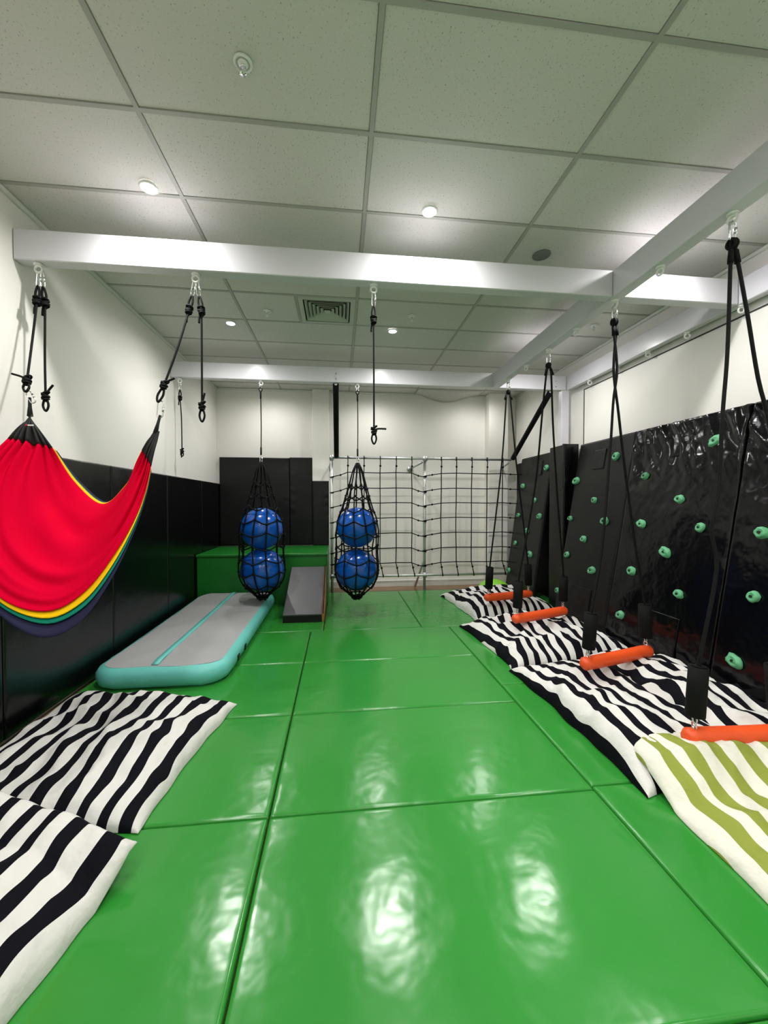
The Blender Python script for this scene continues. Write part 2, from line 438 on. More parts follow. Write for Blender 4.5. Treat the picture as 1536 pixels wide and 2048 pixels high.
def eye_bolt(x, y, ax):
    mb = MB(); mb.cyl((x, y, ZB-.012), (x, y, ZB), .028, 16); mb.ring((x, y, ZB-.036), .022, .0075, ax)
    return mb.build('eye_bolt', M['whitemetal'], fr)
for x in (-1.993, -.992, .252): eye_bolt(x, 2.915, (0, 1, 0))
for x in (-2.02, -1.012, .24): eye_bolt(x, 5.335, (0, 1, 0))
SW_Y = (1.98, 2.92, 3.91, 4.89)
for y in (1.0, 1.5, 1.98, 2.475, 2.92, 3.43, 3.91, 4.403, 4.89): eye_bolt(2.155, y, (1, .3, 0))
for y in (1.9, 2.4, 2.884, 3.384, 3.856, 4.324, 4.828): eye_bolt(3.232, y, (.3, 1, 0))

# ---------------------------------------------------------------- green floor mats
def floor_disp(seed):
    def f(a, b):
        return .0016*nz(a*3+seed, b*3)
    return f
FM = 'green floor mats'
def fmat(x0, x1, y0, y1, label, i=[0]):
    i[0] += 1; g = .0035
    w_, h_ = x1-x0-2*g, y1-y0-2*g
    sd = i[0]*7.3
    def f(a, b):
        da = min(a, w_-a, b, h_-b)
        z = .0015*nz(a*2.2+sd, b*2.2)
        if da < .10:  # puckered seams
            z += .0022*(1-da/.10)*nz(a*16+sd, b*16, 1.3)
        return z
    mb = pad(MB(), (x0+g, y0+g, .0), (1,0,0), (0,1,0), w_, h_, .04, .014, .04, f)
    tag(mb.build('floor_mat', M['green']), label, 'mat', FM)
ys = [-1.76, -.85, .07, .98, 1.885, 2.80, 3.71, 4.63]
nm = ['nearest the bottom edge of the picture', 'second row from the camera', 'third row from the camera', 'fourth row, level with the turquoise track front', 'fifth row, before the charcoal ramp']
for k in range(len(ys)-1):
    who = nm[k-2] if k >= 2 else ('behind the camera, row %s' % ('next to it' if k == 1 else 'at the front wall'))
    fmat(-.335, 1.31, ys[k], ys[k+1], 'green vinyl floor mat in the middle column, '+who)
    fmat(-2.05, -.335, ys[k], ys[k+1], 'green vinyl floor mat in the left column, '+who)
ysr = [-1.76, -.42, .75, 1.91, 3.08, 4.63]
nr = ['behind the camera', 'beside the camera', 'under the green striped cushion', 'beside the big zebra cushion', 'under the far zebra cushions']
for k in range(5): fmat(1.31, 3.27, ysr[k], ysr[k+1], 'green vinyl floor mat in the right column, '+nr[k])
fmat(-.19, .98, 4.63, 6.6, 'green vinyl floor mat in front of the climbing net left half')
fmat(.98, 2.15, 4.63, 6.6, 'green vinyl floor mat in front of the climbing net right half')
fmat(2.15, 3.27, 4.63, 6.6, 'green vinyl floor mat beneath the farthest zebra cushion and swing')
fmat(-2.05, -.19, 4.63, 5.92, 'green vinyl floor mat under the ramp and the far end of the turquoise track')
# ---------------------------------------------------------------- black wall padding on the left wall
WP = 'black padded mats along the left wall'
edges = [-.95, .24, 1.44, 2.66, 3.85, 5.02, 6.22, 7.145]
lab = ['behind the camera', 'beside the camera', 'beside the near striped cushion', 'behind the red hammock', 'beside the near half of the turquoise track', 'beside the far half of the turquoise track', 'beside the green box in the corner']
for k in range(7):
    y0, y1 = edges[k]+.003, edges[k+1]-.003
    f = lambda a, b, s=k*3.1: .003*nz(a*3+s, b*3)
    # U along +z x ... thickness towards +X : U = +Y, V = +Z -> normal +X
    mb = pad(MB(), (XL+.002, y0, .05), (0,1,0), (0,0,1), y1-y0, 1.815, .06, .014, .12, f)
    tag(mb.build('wall_mat', M['black_vinyl']), 'tall black padded mat on the left wall, '+lab[k], 'mat', WP)
# back wall pads: normal -Y : U = +X, V = +Z gives U x V = -Y
def bpad(x0, x1, z0, z1, yb, t, label, puck):
    def f(a, b):
        z = .004*nz(a*3+x0, b*3)
        e = (x1-x0)-a if puck > 0 else a
        if e < .14 and b > (z1-z0)*.3: z += .012*(1-e/.14)*nz(a*6, b*26, x0)*puck*(1 if puck > 0 else -1)
        return z
    mb = pad(MB(), (x0, yb, z0), (1,0,0), (0,0,1), x1-x0, z1-z0, t, .014, .035, f)
    tag(mb.build('wall_mat', M['black_mat']), label, 'mat', 'black padded mats on the end wall')
bpad(-2.055, -.872, .79, 2.32, YB-.003, .06, 'wide black padded mat on the end wall above the green box', 1)
bpad(-.868, -.475, .79, 2.33, YB-.003, .06, 'narrow tall black padded mat on the end wall, right of the wide one', -1)
bpad(-.468, -.185, .79, 1.915, YB-.123, .05, 'short black pad on the white pilaster beside the climbing net', 1)

# ---------------------------------------------------------------- green box, ramp, track
gb = thing('green_soft_box', 'big dark green vinyl box in the corner behind the ramp and hanging balls', 'box', (-1.1, 6.5, 0))
f0 = lambda a, b: .003*nz(a*4, b*4)
pad(MB(), (-2.045, 6.0, .0), (1,0,0), (0,0,1), 1.865, .745, .07, .012, .12, f0).build('front_panel', M['green_box'], gb)
pad(MB(), (-2.05, 5.915, .75), (1,0,0), (0,1,0), 1.875, 1.08, .035, .014, .12, f0).build('lid', M['green_box'], gb)
MB().bbox(-2.045, -.18, 6.001, 6.99, 0, .748, .004).build('body', M['green_box'], gb)
rp = thing('ramp_wedge', 'charcoal grey sloping wedge with tan side leaning at the green box', 'wedge', (-.45, 5.4, .04))
x0, x1, ya, yb2, za, zb2 = -.70, -.225, 4.96, 5.90, .125, .575
vs = [(x0, ya, .043), (x0, yb2, .043), (x0, yb2, zb2), (x0, ya, za), (x1, ya, .043), (x1, yb2, .043), (x1, yb2, zb2), (x1, ya, za)]
MB().add(vs, [(0,3,2,1), (4,5,6,7), (0,1,5,4), (0,4,7,3), (1,2,6,5), (3,7,6,2)]).build('core', M['black_mat'], rp)
sl = Vector((0, yb2-ya, zb2-za)); Ls = sl.length
pad(MB(), (x0, ya, za+.001), (1,0,0), sl, x1-x0, Ls, .02, .008, .1, f0).build('slope_cover', M['darkgrey'], rp)
vs = [(x1+.002, ya+.01, .045), (x1+.002, yb2, .045), (x1+.002, yb2, zb2+.018), (x1+.002, ya, za+.018)]
vs += [(x1+.03, v[1], v[2]) for v in vs]
MB().add(vs, [(0,3,2,1), (4,5,6,7), (0,1,5,4), (0,4,7,3), (1,2,6,5), (3,7,6,2)]).build('side_panel', M['tan'], rp)
n_ = Vector((0, -sl.z, sl.y)).normalized()
MB().tube([Vector((x1+.016, ya, za+.018))+n_*.008, Vector((x1+.016, yb2, zb2+.018))+n_*.008], .009, 6).build('edge_piping', M['black_mat'], rp)

def rrect(x0, x1, y0, y1, r, n=8):
    pts = []
    for (cx, cy, a0) in ((x1-r, y1-r, 0), (x0+r, y1-r, 90), (x0+r, y0+r, 180), (x1-r, y0+r, 270)):
        for k in range(n+1):
            a = radians(a0+90*k/n); pts.append((cx+r*cos(a), cy+r*sin(a)))
    return pts
tr = thing('inflatable_track', 'long grey inflatable track with turquoise sides and centre stripe along the left wall', 'track', (-1.45, 4.6, .042))
def ztop(x, y): t = (y-3.3)/2.6; return .205+.035*max(0, t)**2
ring = []
base = rrect(-1.965, -.945, 3.30, 5.90, .2, 8)
pp = []
for i in range(len(base)):   # subdivide long sides
    a = Vector(base[i]); b = Vector(base[(i+1) % len(base)]); d = (b-a).length; n = max(1, int(d/.05))
    for k in range(n): pp.append(a.lerp(b, k/n))
cen = Vector((-1.455, 4.6)); n = len(pp); prof = [(.97, 0, 0), (1.005, .15, 0), (1.02, .4, 0), (1.02, .65, 0), (1.0, .88, 0), (.955, 1.0, 0)]
mbs = MB(); rows = []
for (sc_, zf, _) in prof:
    vs = []
    for i, p in enumerate(pp):
        inward = (cen-p); q = Vector((p.x, p.y))
        # inset by distance not by scale
        ins = (1-sc_)*1.0
        dx = 1 if p.x > cen.x else -1
        nxv = Vector((dx*min(1, max(0, (abs(p.x-cen.x)-.31)/.2)), (1 if p.y > cen.y else -1)*min(1, max(0, (abs(p.y-cen.y)-1.10)/.2))))
        nxv = nxv.normalized() if nxv.length > .01 else Vector((0, 0))
        q = q - nxv*ins + nxv*.006*nz(i*.55, zf*4)
        vs.append((q.x, q.y, .042+(ztop(q.x, q.y)-.042)*zf+(.006*nz(i*.2, 5) if zf > .9 else 0)))
    rows.append(vs)
allv = sum(rows, [])
fs = [(r*n+i, r*n+(i+1) % n, (r+1)*n+(i+1) % n, (r+1)*n+i) for r in range(len(rows)-1) for i in range(n)]
mbs.add(allv, fs, True); mbs.add(rows[0], [tuple(range(n))[::-1]])
mbs.build('side_wall', M['teal'], tr)
# top surface: radial rings towards the long axis keep the outline rounded
mbt = MB(); K = 10; vs = []
for k in range(K+1):
    f = k/K
    for (x, y, z) in rows[-1]:
        ax_y = max(3.30+.5, min(5.90-.5, y)); qx = x+(cen.x-x)*f; qy = y+(ax_y-y)*f
        seam = -.006*math.exp(-((qy-4.35)/.02)**2)
        vs.append((qx, qy, ztop(qx, qy)+.022*(1-(1-f)**3)+seam+.004*nz(qx*5, qy*4)+(z-ztop(x, y))*(1-f)))
mbt.add(vs, [(k*n+i, k*n+(i+1) % n, (k+1)*n+(i+1) % n, (k+1)*n+i) for k in range(K) for i in range(n)], True)
mbt.build('top_cover', M['grey_fabric'], tr)
mb = MB(); vs = []
for k in range(53):
    y = 3.36+2.49*k/52; e = min(y-3.345, 5.865-y)
    z = ztop(cen.x, y)+.0255*min(1, (e/.12))**.5-.0015+.004*nz(cen.x*5, y*4)
    if e < .15: z = max(z, ztop(cen.x, y)+.006)
    vs += [(cen.x-.063, y, z), (cen.x-.007, y, z)]
mb.add(vs, [(2*k, 2*k+1, 2*k+3, 2*k+2) for k in range(52)], True).build('centre_stripe', M['teal'], tr, solid=.002)
for y in (3.72, 3.98):
    mb = MB(); mb.bbox(-.930, -.915, y-.03, y+.03, .09, .14, .004); mb.build('valve_cap', M['black_mat'], tr)

# ---------------------------------------------------------------- climbing panels on the right
PX1, PZ1, PX0, PZ0 = 3.21, 2.31, 2.845, .045
Vp = Vector((PX1-PX0, 0, PZ1-PZ0)); PL = Vp.length; Vn = Vp.normalized()
# U x V must point to -X : U = -Y, V = up the slope -> (-Y)x(Z) = -X
Uc = Vector((0,-1,0)); Nn = Uc.cross(Vn)
hold_var = []
def make_hold(seed):
    rnd = random.Random(seed); mb = MB(); nu, nv = 14, 8
    ex, ey = rnd.uniform(.85, 1.35), rnd.uniform(.75, 1.0); vs = []
    for j in range(nv+1):
        t = (pi/2)*j/nv
        for i in range(nu):
            p = 2*pi*i/nu
            k = 1+.22*nz(cos(p)*1.3+seed*3.7, sin(p)*1.3, t)+.12*nz(cos(p)*3+seed, sin(p)*3, t*2)
            r = .052*cos(t)**.55*k
            hgt = .042*sin(t)*(1+.25*nz(seed, cos(p), sin(p)))
            if j >= nv-1: hgt *= .8
            vs.append((r*ex*cos(p), r*ey*sin(p), hgt))
    mb.add(vs, [(j*nu+i, j*nu+(i+1) % nu, (j+1)*nu+(i+1) % nu, (j+1)*nu+i) for j in range(nv) for i in range(nu)], True)
    me = bpy.data.meshes.new('climbing_hold'); me.from_pydata(mb.v, [], mb.f); me.polygons.foreach_set('use_smooth', mb.sm); me.materials.append(M['mint'])
    return me
hold_var = [make_hold(s) for s in range(6)]
bolt_mb = MB(); bolt_mb.cyl((0,0,.028), (0,0,.041), .011, 10)
bolt_me = bpy.data.meshes.new('bolt'); bolt_me.from_pydata(bolt_mb.v, [], bolt_mb.f); bolt_me.materials.append(M['boltm'])
hc = [0]
def add_hold(root, x, y, z, px0):
    """hold at world point near the panel plane"""
    hc[0] += 1
    o = bpy.data.objects.new('climbing_hold', hold_var[hc[0] % 6]); C.objects.link(o); o.parent = root
    o.location = Vector((x, y, z)) - ORG[root.as_pointer()] + Nn*.002
    ang = random.uniform(-.5, .5)
    q = Matrix((Uc, Vn, Nn)).transposed()
    o.rotation_euler = (q @ Matrix.Rotation(ang, 3, 'Z')).to_euler()
    s = random.uniform(.82, 1.02); o.scale = (s, s, s)
    b = bpy.data.objects.new('bolt', bolt_me); C.objects.link(b); b.parent = o
    KEEP.append(o)
def climb_panel(y0, y1, label, px0, wr, holds, flaps, edge_pts=None, seed=0):
    """y0<y1. px0 = x of the foot"""
    V = Vector((PX1-px0, 0, PZ1-PZ0)); L = V.length; Vv = V.normalized(); N = Uc.cross(Vv)
    t = .045
    root = thing('climbing_wall', label, 'climbing panel', ((PX1+px0)/2, (y0+y1)/2, .045), 'black climbing panels leaning on the right wall')
    w_ = y1-y0-.008
    def f(a, b):
        y = y1-a; z = .006*nz(a*1.6+seed, b*1.4)
        top = max(0, (b-L+.75)/.75)
        e = min(a, w_-a)
        c = nz(a*2.2+b*1.2+seed, b*.9)           # diagonal drag folds near the top
        if wr:
            fold = abs(nz((a*7+b*4.2)+seed, (b*2-a*1.2)))
            z += wr*top*(.045*(.5-fold))
            z += wr*.012*top*nz(a*9+b*5, b*3)
            rr_ = .5-abs(nz(a*8+b*5+seed*2, b*2-a*1.5, 2.2))*1.6; z += wr*.020*top*rr_
            z += wr*.010*max(0, 1-abs(b-L+.55)/.6)*(.5-abs(nz(a*9-b*4, b*5, seed)))
            z += wr*.012*max(0, 1-e/.25)*nz(a*5, b*6+seed)*(b/L)
            z += .012*wr*max(0, 1-b/.35)*nz(a*5, b*7+seed)
        return z
    o = Vector((px0, y1-.004, PZ0)) - N*t
    pad(MB(), o, Uc, Vv, w_, L, t, .02, .019 if wr > .5 else .04, f).build('padded_board', M['black_gloss'] if wr > .5 else M['black_mat'], root)
    for h in holds: add_hold(root, *h, px0)
    for (ya, yb, b0, b1) in flaps:
        o2 = Vector((px0, ya, PZ0)) + Vv*b0 + N*.001
        pad(MB(), o2, Uc, Vv, ya-yb, b1-b0, .013, .006, .03, lambda a, b: .004*nz(a*14, b*14)).build('velcro_flap', M['black_gloss'] if wr > .5 else M['black_mat'], root)
    return root
H1 = [(3.179,4.223,2.059),(3.14,4.926,1.818),(3.098,4.491,1.559),(3.059,4.926,1.322),(3.058,4.241,1.315),(3.019,4.578,1.077),(2.982,4.871,.848),(2.963,4.33,.733),(2.905,4.955,.361)]
H2 = [(3.137,3.732,1.801),(3.098,3.278,1.559),(3.057,3.683,1.311),(3.058,3.026,1.315),(3.018,3.339,1.068),(2.979,3.713,.831),(2.962,3.127,.727),(2.903,3.77,.365),(3.177,3.014,2.048)]
H3 = [(2.981,2.519,.846),(2.902,2.576,.359),(3.056,2.532,1.307),(3.10,2.05,1.56),(3.02,1.9,1.07),(3.17,2.3,2.05)]
H4 = [(3.188,5.776,2.068),(3.155,6.49,1.821),(3.122,6.023,1.571),(3.089,6.516,1.318),(3.089,5.799,1.321),(3.056,6.14,1.07),(3.026,6.498,.838),(3.009,5.938,.716),(2.961,6.615,.351)]
def onp(hs, px0):   # snap holds to the panel plane
    V = Vector((PX1-px0, 0, PZ1-PZ0)); out = []
    for (x, y, z) in hs:
        k = (z-PZ0)/(PZ1-PZ0); out.append((px0+(PX1-px0)*k, y, z))
    return out
climb_panel(3.98, 4.985, 'smooth black climbing panel with mint holds beside the padded post', PX0, .25, onp(H1, PX0), [(4.62, 4.42, 1.92, 2.16), (4.73, 4.28, .12, .47)], seed=1)
climb_panel(2.765, 3.98, 'glossy wrinkled black climbing panel with mint holds behind the second nearest swing', PX0, 1.0, onp(H2, PX0), [(3.44, 3.24, 1.94, 2.17), (3.46, 3.08, .12, .48)], seed=5)
climb_panel(1.545, 2.765, 'nearest glossy black climbing panel, cut by the right edge of the picture', PX0, 1.0, onp(H3, PX0), [(2.2, 2.0, 1.94, 2.17)], seed=9)
climb_panel(5.69, 6.70, 'narrow far black climbing panel with mint holds, beside the climbing net', 2.915, .15, onp(H4, 2.915), [(6.09, 5.92, 1.94, 2.17)], seed=13)
mb = pad(MB(), (XR-.002, 7.0, .05), (0,-1,0), (0,0,1), 1.53, 2.2, .04, .014, .12, lambda a, b: .004*nz(a*3, b*3))
tag(mb.build('wall_mat', M['black_mat']), 'flat black padded mat on the right wall behind the narrow far climbing panel', 'mat')
# padded post cover
pc = thing('post_padding', 'tall black padded sleeve round the white post between the climbing panels', 'padding', (3.16, 5.24, .045))
pad(MB(), (3.075, 5.45, .045), (0,-1,0), (0,0,1), .37, 2.28, .04, .014, .06, lambda a, b: .006*nz(a*5, b*3)).build('side_pad', M['black_mat'], pc)
pad(MB(), (3.035, 5.12, .045), (1,0,0), (0,0,1), .22, 2.29, .04, .014, .05, lambda a, b: .006*nz(a*5, b*3)).build('front_pad', M['black_vinyl'], pc)

# ---------------------------------------------------------------- striped cushions
def cushion(corners, H, period, material, label, seed, du=90, dv=120, lift=None, wig=.03, fold=.03, p=3.0, shift=0, zb=.046, bulge=.04, droop=None, fu=7, fv=3.2):
    A, B, Cc, D = [Vector((*c, 0)) for c in corners]     # near-left, near-right, far-right, far-left
    Wd = ((B-A).length+(Cc-D).length)/2; Hd = ((D-A).length+(Cc-B).length)/2
    mb = MB(); vs = []; uv = []; bot = []
    for j in range(dv+1):
        v = .5*(.5-.5*cos(pi*j/dv))+.5*j/dv
        for i in range(du+1):
            u = .5*(.5-.5*cos(pi*i/du))+.5*i/du
            P = A*(1-u)*(1-v)+B*u*(1-v)+Cc*u*v+D*(1-u)*v
            # outline: sides pinch in slightly away from the corners, wavy hem
            eu, ev = 2*u-1, 2*v-1
            P.x -= -bulge*eu*(ev**4)*.8 + 0
            P.y += bulge*ev*(eu**4)*.8
            edge = max(abs(eu), abs(ev))**6
            P.x += edge*.018*nz(P.y*5+seed, P.x*3); P.y += edge*.018*nz(P.x*5, P.y*3+seed)
            wu = (1-abs(eu)**p); wv = (1-abs(ev)**p); env = sqrt(max(0, wu*wv))
            x, y = P.x, P.y
            wx = x+.12*nz(x*1.7, y*1.7, seed); wy = y+.12*nz(x*1.7+9, y*1.7, seed)
            r1 = .5-abs(nz(wx*fu*.55+seed, wy*fv, seed)); r2 = .5-abs(nz(wx*fv*1.2, wy*fu*.8+seed, 3.1))
            lump = nz(x*2.1+seed, y*2.1, seed*.3)
            fine = nz(x*14+seed, y*10, .7)+1.1*(.5-abs(nz(wx*9, wy*6+seed, 4.4))*2)
            h = H*env*(1+.30*lump) + env*(fold*(1.3*r1+.9*r2)-.5*fold) + env*.013*fine
            hm = max(.008, h) if env > 0 else 0
            # cloth shear: stripes wander where it folds
            sx = wig*(nz(x*3.1+seed, y*2.6, 1.7)+.55*nz(x*8, y*6+seed, 2.2)*1.0)
            base = zb+(lift(x, y) if lift else 0)
            z = base+hm
            if edge < .999 and env > 0: x += .35*wig*nz(x*6+4, y*6, seed)*env; y += .35*wig*nz(x*6, y*6+8, seed)*env
            vs.append((x, y, z)); bot.append((x, y, base-.001 if not lift else base-.002))
            uv.append([(u*Wd+sx)/period+shift, v*Hd])
    n1 = du+1
    fs = [(j*n1+i, j*n1+i+1, (j+1)*n1+i+1, (j+1)*n1+i) for j in range(dv) for i in range(du)]
    mb.add(vs, fs, True)
    off = len(vs); mb.add(bot, [(j*n1+i, (j+1)*n1+i, (j+1)*n1+i+1, j*n1+i+1) for j in range(dv) for i in range(du)], True)
    loop = [i for i in range(n1)]+[j*n1+du for j in range(1, dv+1)]+[dv*n1+i for i in range(du-1, -1, -1)]+[j*n1 for j in range(dv-1, 0, -1)]
    m_ = len(loop)
    mb.f += [(loop[k], off+loop[k], off+loop[(k+1) % m_], loop[(k+1) % m_]) for k in range(m_)]; mb.sm += [True]*m_
    mb.uv = uv+uv
    o = mb.build('striped_cushion', material)
    return tag(o, label, 'cushion', 'striped floor cushions')

BW = .118
cushion([(-2.00, 1.98), (-.92, 1.86), (-.77, 2.96), (-1.98, 3.22)], .13, BW, M['zebra'], 'black and white striped floor cushion under the hammock, left of the green aisle', 2.3, shift=.47, wig=.038, fold=.06, p=4.5, fu=6, fv=2, bulge=.02)
cushion([(-2.00, .30), (-1.08, .42), (-.85, 1.655), (-1.86, 2.14)], .13, .125, M['zebra'], 'black and white striped cushion lapping over another at the lower left corner', 7.9, shift=.2, wig=.03, fold=.035, p=5, bulge=.03,
        lift=lambda x, y: .10*min(1, max(0, (y+.42*(x+.84)-1.48)/.16)), fu=4, fv=2)
cushion([(1.72, 4.72), (2.90, 5.02), (2.89, 6.12), (1.62, 6.12)], .20, BW, M['zebra'], 'farthest zebra striped cushion on the right, beside the lime dome', 11.4, shift=.2, wig=.04, fold=.055, p=4)
cushion([(1.54, 3.32), (2.83, 3.50), (2.86, 4.86), (1.46, 4.56)], .17, BW, M['zebra'], 'zebra striped cushion under the third nearest swing', 3.7, shift=.6, wig=.05, fold=.085, p=4, fu=5, fv=4)
cushion([(1.56, 1.82), (2.32, 1.90), (2.25, 3.32), (1.50, 3.28)], .15, .125, M['zebra'], 'zebra striped cushion along the green aisle under the second nearest swing', 5.1, shift=.85, wig=.04, fold=.065, p=4.5, fu=6, fv=2)
cushion([(2.22, 1.80), (2.84, 1.80), (2.83, 3.48), (2.20, 3.42)], .19, BW, M['zebra'], 'zebra striped cushion against the climbing wall behind the nearest swing', 8.8, shift=.4, wig=.055, fold=.085, p=3.6, fu=4, fv=4)
cushion([(1.50, .42), (2.80, .42), (2.80, 2.08), (1.62, 2.10)], .085, .155, M['olive'], 'olive green and white striped cushion under the nearest swing at the right edge', 6.6, shift=.08, wig=.035, fold=.045, p=5, bulge=.03,
        lift=lambda x, y: .10*min(1, max(0, (y-1.68)/.2)), fu=5, fv=3)
# lime balance dome
mb = MB(); vs = []
for j in range(9):
    t = (pi/2)*j/8
    for i in range(32): vs.append((2.60+.27*cos(t)*cos(2*pi*i/32), 6.42+.27*cos(t)*sin(2*pi*i/32), .045+.195*sin(t)))
mb.add(vs, [(j*32+i, j*32+(i+1) % 32, (j+1)*32+(i+1) % 32, (j+1)*32+i) for j in range(8) for i in range(32)], True)
mb.cyl((2.60, 6.42, .041), (2.60, 6.42, .06), .275, 32)
tag(mb.build('balance_dome', M['lime']), 'lime green rubber balance dome behind the farthest striped cushion', 'dome')

# ---------------------------------------------------------------- ropes, links, knots
def link(parent, top, bot, w_=.011, r=.0035, nm='carabiner', mt=None):
    """elongated closed ring between two points"""
    top = Vector(top); bot = Vector(bot); d = bot-top; L = d.length; d.normalize()
    s = d.cross(Vector((0,1,0))); s = s.normalized() if s.length > .1 else Vector((1,0,0))
    pts = []
    for k in range(9): a = pi*k/8; pts.append(top+d*w_-d*w_*sin(a)+s*w_*cos(a))
    for k in range(9): a = pi*k/8; pts.append(bot-d*w_+d*w_*sin(a)-s*w_*cos(a))
    mb = MB(); mb.tube(pts, r, 6, True)
    m_ = top.lerp(bot, .5)+s*w_; mb.cyl(m_-d*L*.15, m_+d*L*.15, r*1.7, 8)
    return mb.build(nm, mt or M['steel'], parent)
def knot(mb, c, d, r=.006, size=.022, seed=0, turns=3):
    """overhand-type knot: stacked tilted coils of rope with a filled core"""
    c = Vector(c); d = Vector(d).normalized(); u = d.orthogonal().normalized(); v = d.cross(u)
    rnd = random.Random(seed)
    for k in range(turns):
        off = (k-(turns-1)/2)*r*1.8; t1 = rnd.uniform(-.5, .5); t2 = rnd.uniform(-.5, .5)
        pts = []
        for i in range(14):
            a = 2*pi*i/14; R = size*(.72+.1*sin(2*a+k))
            pts.append(c+u*R*cos(a)+v*R*sin(a)+d*(off+R*(t1*cos(a)+t2*sin(a))))
        mb.tube(pts, r, 6, True)
    mb.tube([c-d*size*1.5, c-u*size*.3, c+v*size*.35, c+d*size*1.5], r*1.3, 6)
    return mb
def hang_rope(x, y, zt, pts, loop_end, label, tail=(1, 0, 1), r=.007, group='black ropes hanging from the beams', ks=.025, cdir=(0,0,-1), carab=True):
    """carabiner from the eye at (x,y,zt) then loop, knot, rope through pts, knot, end loop"""
    t = thing('hanging_rope', label, 'rope', (x, y, zt-.03), group)
    cd = Vector(cdir).normalized(); top = Vector((x, y, zt-.052)); b = top+cd*.105
    link(t, top, b, .012, .004)
    # eye loop
    k1 = b+cd*.10
    s = Vector((1,0,0)); mb = MB()
    mb.tube(spline([k1, k1-cd*.05+s*.013, b-cd*.006, k1-cd*.05-s*.013, k1], 6), r, 6)
    mb.build('eye_loop', M['rope'], t)
    mb = MB(); knot(mb, k1, cd, r, ks, 1, 4)
    mb.tube(spline([k1, k1+Vector((-.014, 0, -.04)), k1+Vector((-.018, 0, -.085))], 4), r, 6); mb.build('knot', M['rope'], t)
    P = [k1]+[Vector(p) for p in pts]
    mb = MB(); mb.tube(resample(P, 24), r, 6); mb.build('rope', M['rope'], t)
    k2 = P[-1]; d2 = (P[-1]-P[-2]).normalized()
    mb = MB(); knot(mb, k2, d2, r, ks*.95, 2, 4)
    if tail: tl = Vector(tail); mb.tube(spline([k2, k2+tl*.035+Vector((0,0,.008)), k2+tl*.095], 5), r, 6)
    mb.build('knot', M['rope'], t)
    if loop_end:
        mb = MB(); L = loop_end; mb.tube(spline([k2, k2+d2*L*.6+s*.017, k2+d2*L, k2+d2*L*.6-s*.017, k2], 6), r, 6); mb.build('end_loop', M['rope'], t)
    return t
# ropes at the first hook: one carries the hammock, one is loose
hang_rope(-1.993, 2.915, ZB, [(-1.975, 2.82, 2.57), (-1.928, 2.705, 2.285)], .085, 'black rope carrying the left end of the hammock, next to the left wall', (-.9, 0, .4), cdir=(0,-.1,-1))
hang_rope(-1.978, 2.915, ZB, [(-1.955, 2.90, 2.5), (-1.945, 2.885, 2.235)], .10, 'loose black rope beside the hammock left end, above its black tip', (.5, 0, .8), cdir=(.1,0,-1))
hang_rope(-.997, 2.915, ZB, [(-1.08, 2.83, 2.58), (-1.146, 2.765, 2.30)], .125, 'slanting black rope carrying the right end of the hammock', (.7, 0, .5), cdir=(-.2,0,-1))
hang_rope(-.985, 2.915, ZB, [(-.951, 2.90, 2.5), (-.951, 2.895, 2.20)], .11, 'loose black rope hanging straight down beside the hammock right rope', (.2, 0, .95), cdir=(.15,0,-1))
hang_rope(.252, 2.915, ZB, [(.252, 2.90, 2.5), (.252, 2.89, 2.055)], .10, 'single black rope with a loop hanging in the middle of the front beam', (.95, 0, .12))
hang_rope(-2.02, 5.335, ZB, [(-2.0, 5.32, 2.6), (-1.99, 5.30, 2.19)], .07, 'thin black rope hanging from the back beam by the left wall', (-.1, 0, -.9))

# ---------------------------------------------------------------- hammock
hm = thing('fabric_hammock', 'layered stretchy hammock, red inside with yellow, green and navy edges, slung by the left wall', 'hammock', (-1.6, 2.6, .95))
apL = Vector((-1.911, 2.70, 2.10)); apR = Vector((-1.187, 2.75, 2.02))
near = [(-1.975, 2.62, 1.905), (-2.01, 2.42, 1.65), (-1.94, 2.27, 1.28), (-1.713, 2.2, 1.045), (-1.493, 2.2, .968), (-1.354, 2.27, 1.049), (-1.26, 2.38, 1.229), (-1.209, 2.5, 1.422), (-1.20, 2.62, 1.604), (-1.205, 2.70, 1.760)]
far = [(-1.819, 2.75, 1.875), (-1.751, 2.85, 1.66), (-1.61, 2.9, 1.517), (-1.449, 2.87, 1.639), (-1.343, 2.8, 1.793), (-1.280, 2.75, 1.860)]
NS, NT = 70, 60
Nr = resample(near, NS); Fr = resample(far, NS)
def ham(i, t, k):
    s = i/(NS-1); a = Fr[i]; b = Nr[i]
    b1 = math.exp(-((s-.68)/.13)**2); b2 = math.exp(-((s-.62)/.13)**2); b3 = sin(pi*min(1, max(0, s)))
    ext_n = (0, .008*b3+.062*b1, .016*b3+.095*b1, .028*b3+.11*b1+.06*b2)[k]
    ext_f = (0, .022, .030, .048)[k]*(.35+.65*sin(pi*s))
    tt = t
    d = (b-a); L = d.length
    q = a.lerp(b, tt)
    # fringe extension beyond both rims
    if t > .85: q += (d/L)*ext_n*((t-.85)/.15)
    if t < .15: q -= (d/L)*ext_f*((.15-t)/.15)
    q += Vector((0, -.10, -.075))*4*tt*(1-tt)*sin(pi*s)
    # gathers running out of both tips
    g = math.exp(-s/.28)+math.exp(-(1-s)/.20)
    fo = .019*g*sin(t*38+2.5*sin(t*7))*min(1, 6*min(t, 1-t)+.15)
    sw = .022*nz(s*3.2, t*6.5, 2.1)+.012*sin((t*1.0-s*.55)*22+nz(s*3, t*3)*3)*sin(pi*s)*min(1, 4*min(t, 1-t))
    nrm = Vector((.25, -.75, .6)).normalized()
    q += nrm*(fo+sw)
    q -= nrm*(.007*k)
    q += Vector((0, 0, -.006*k*min(1, t*2)))
    return q
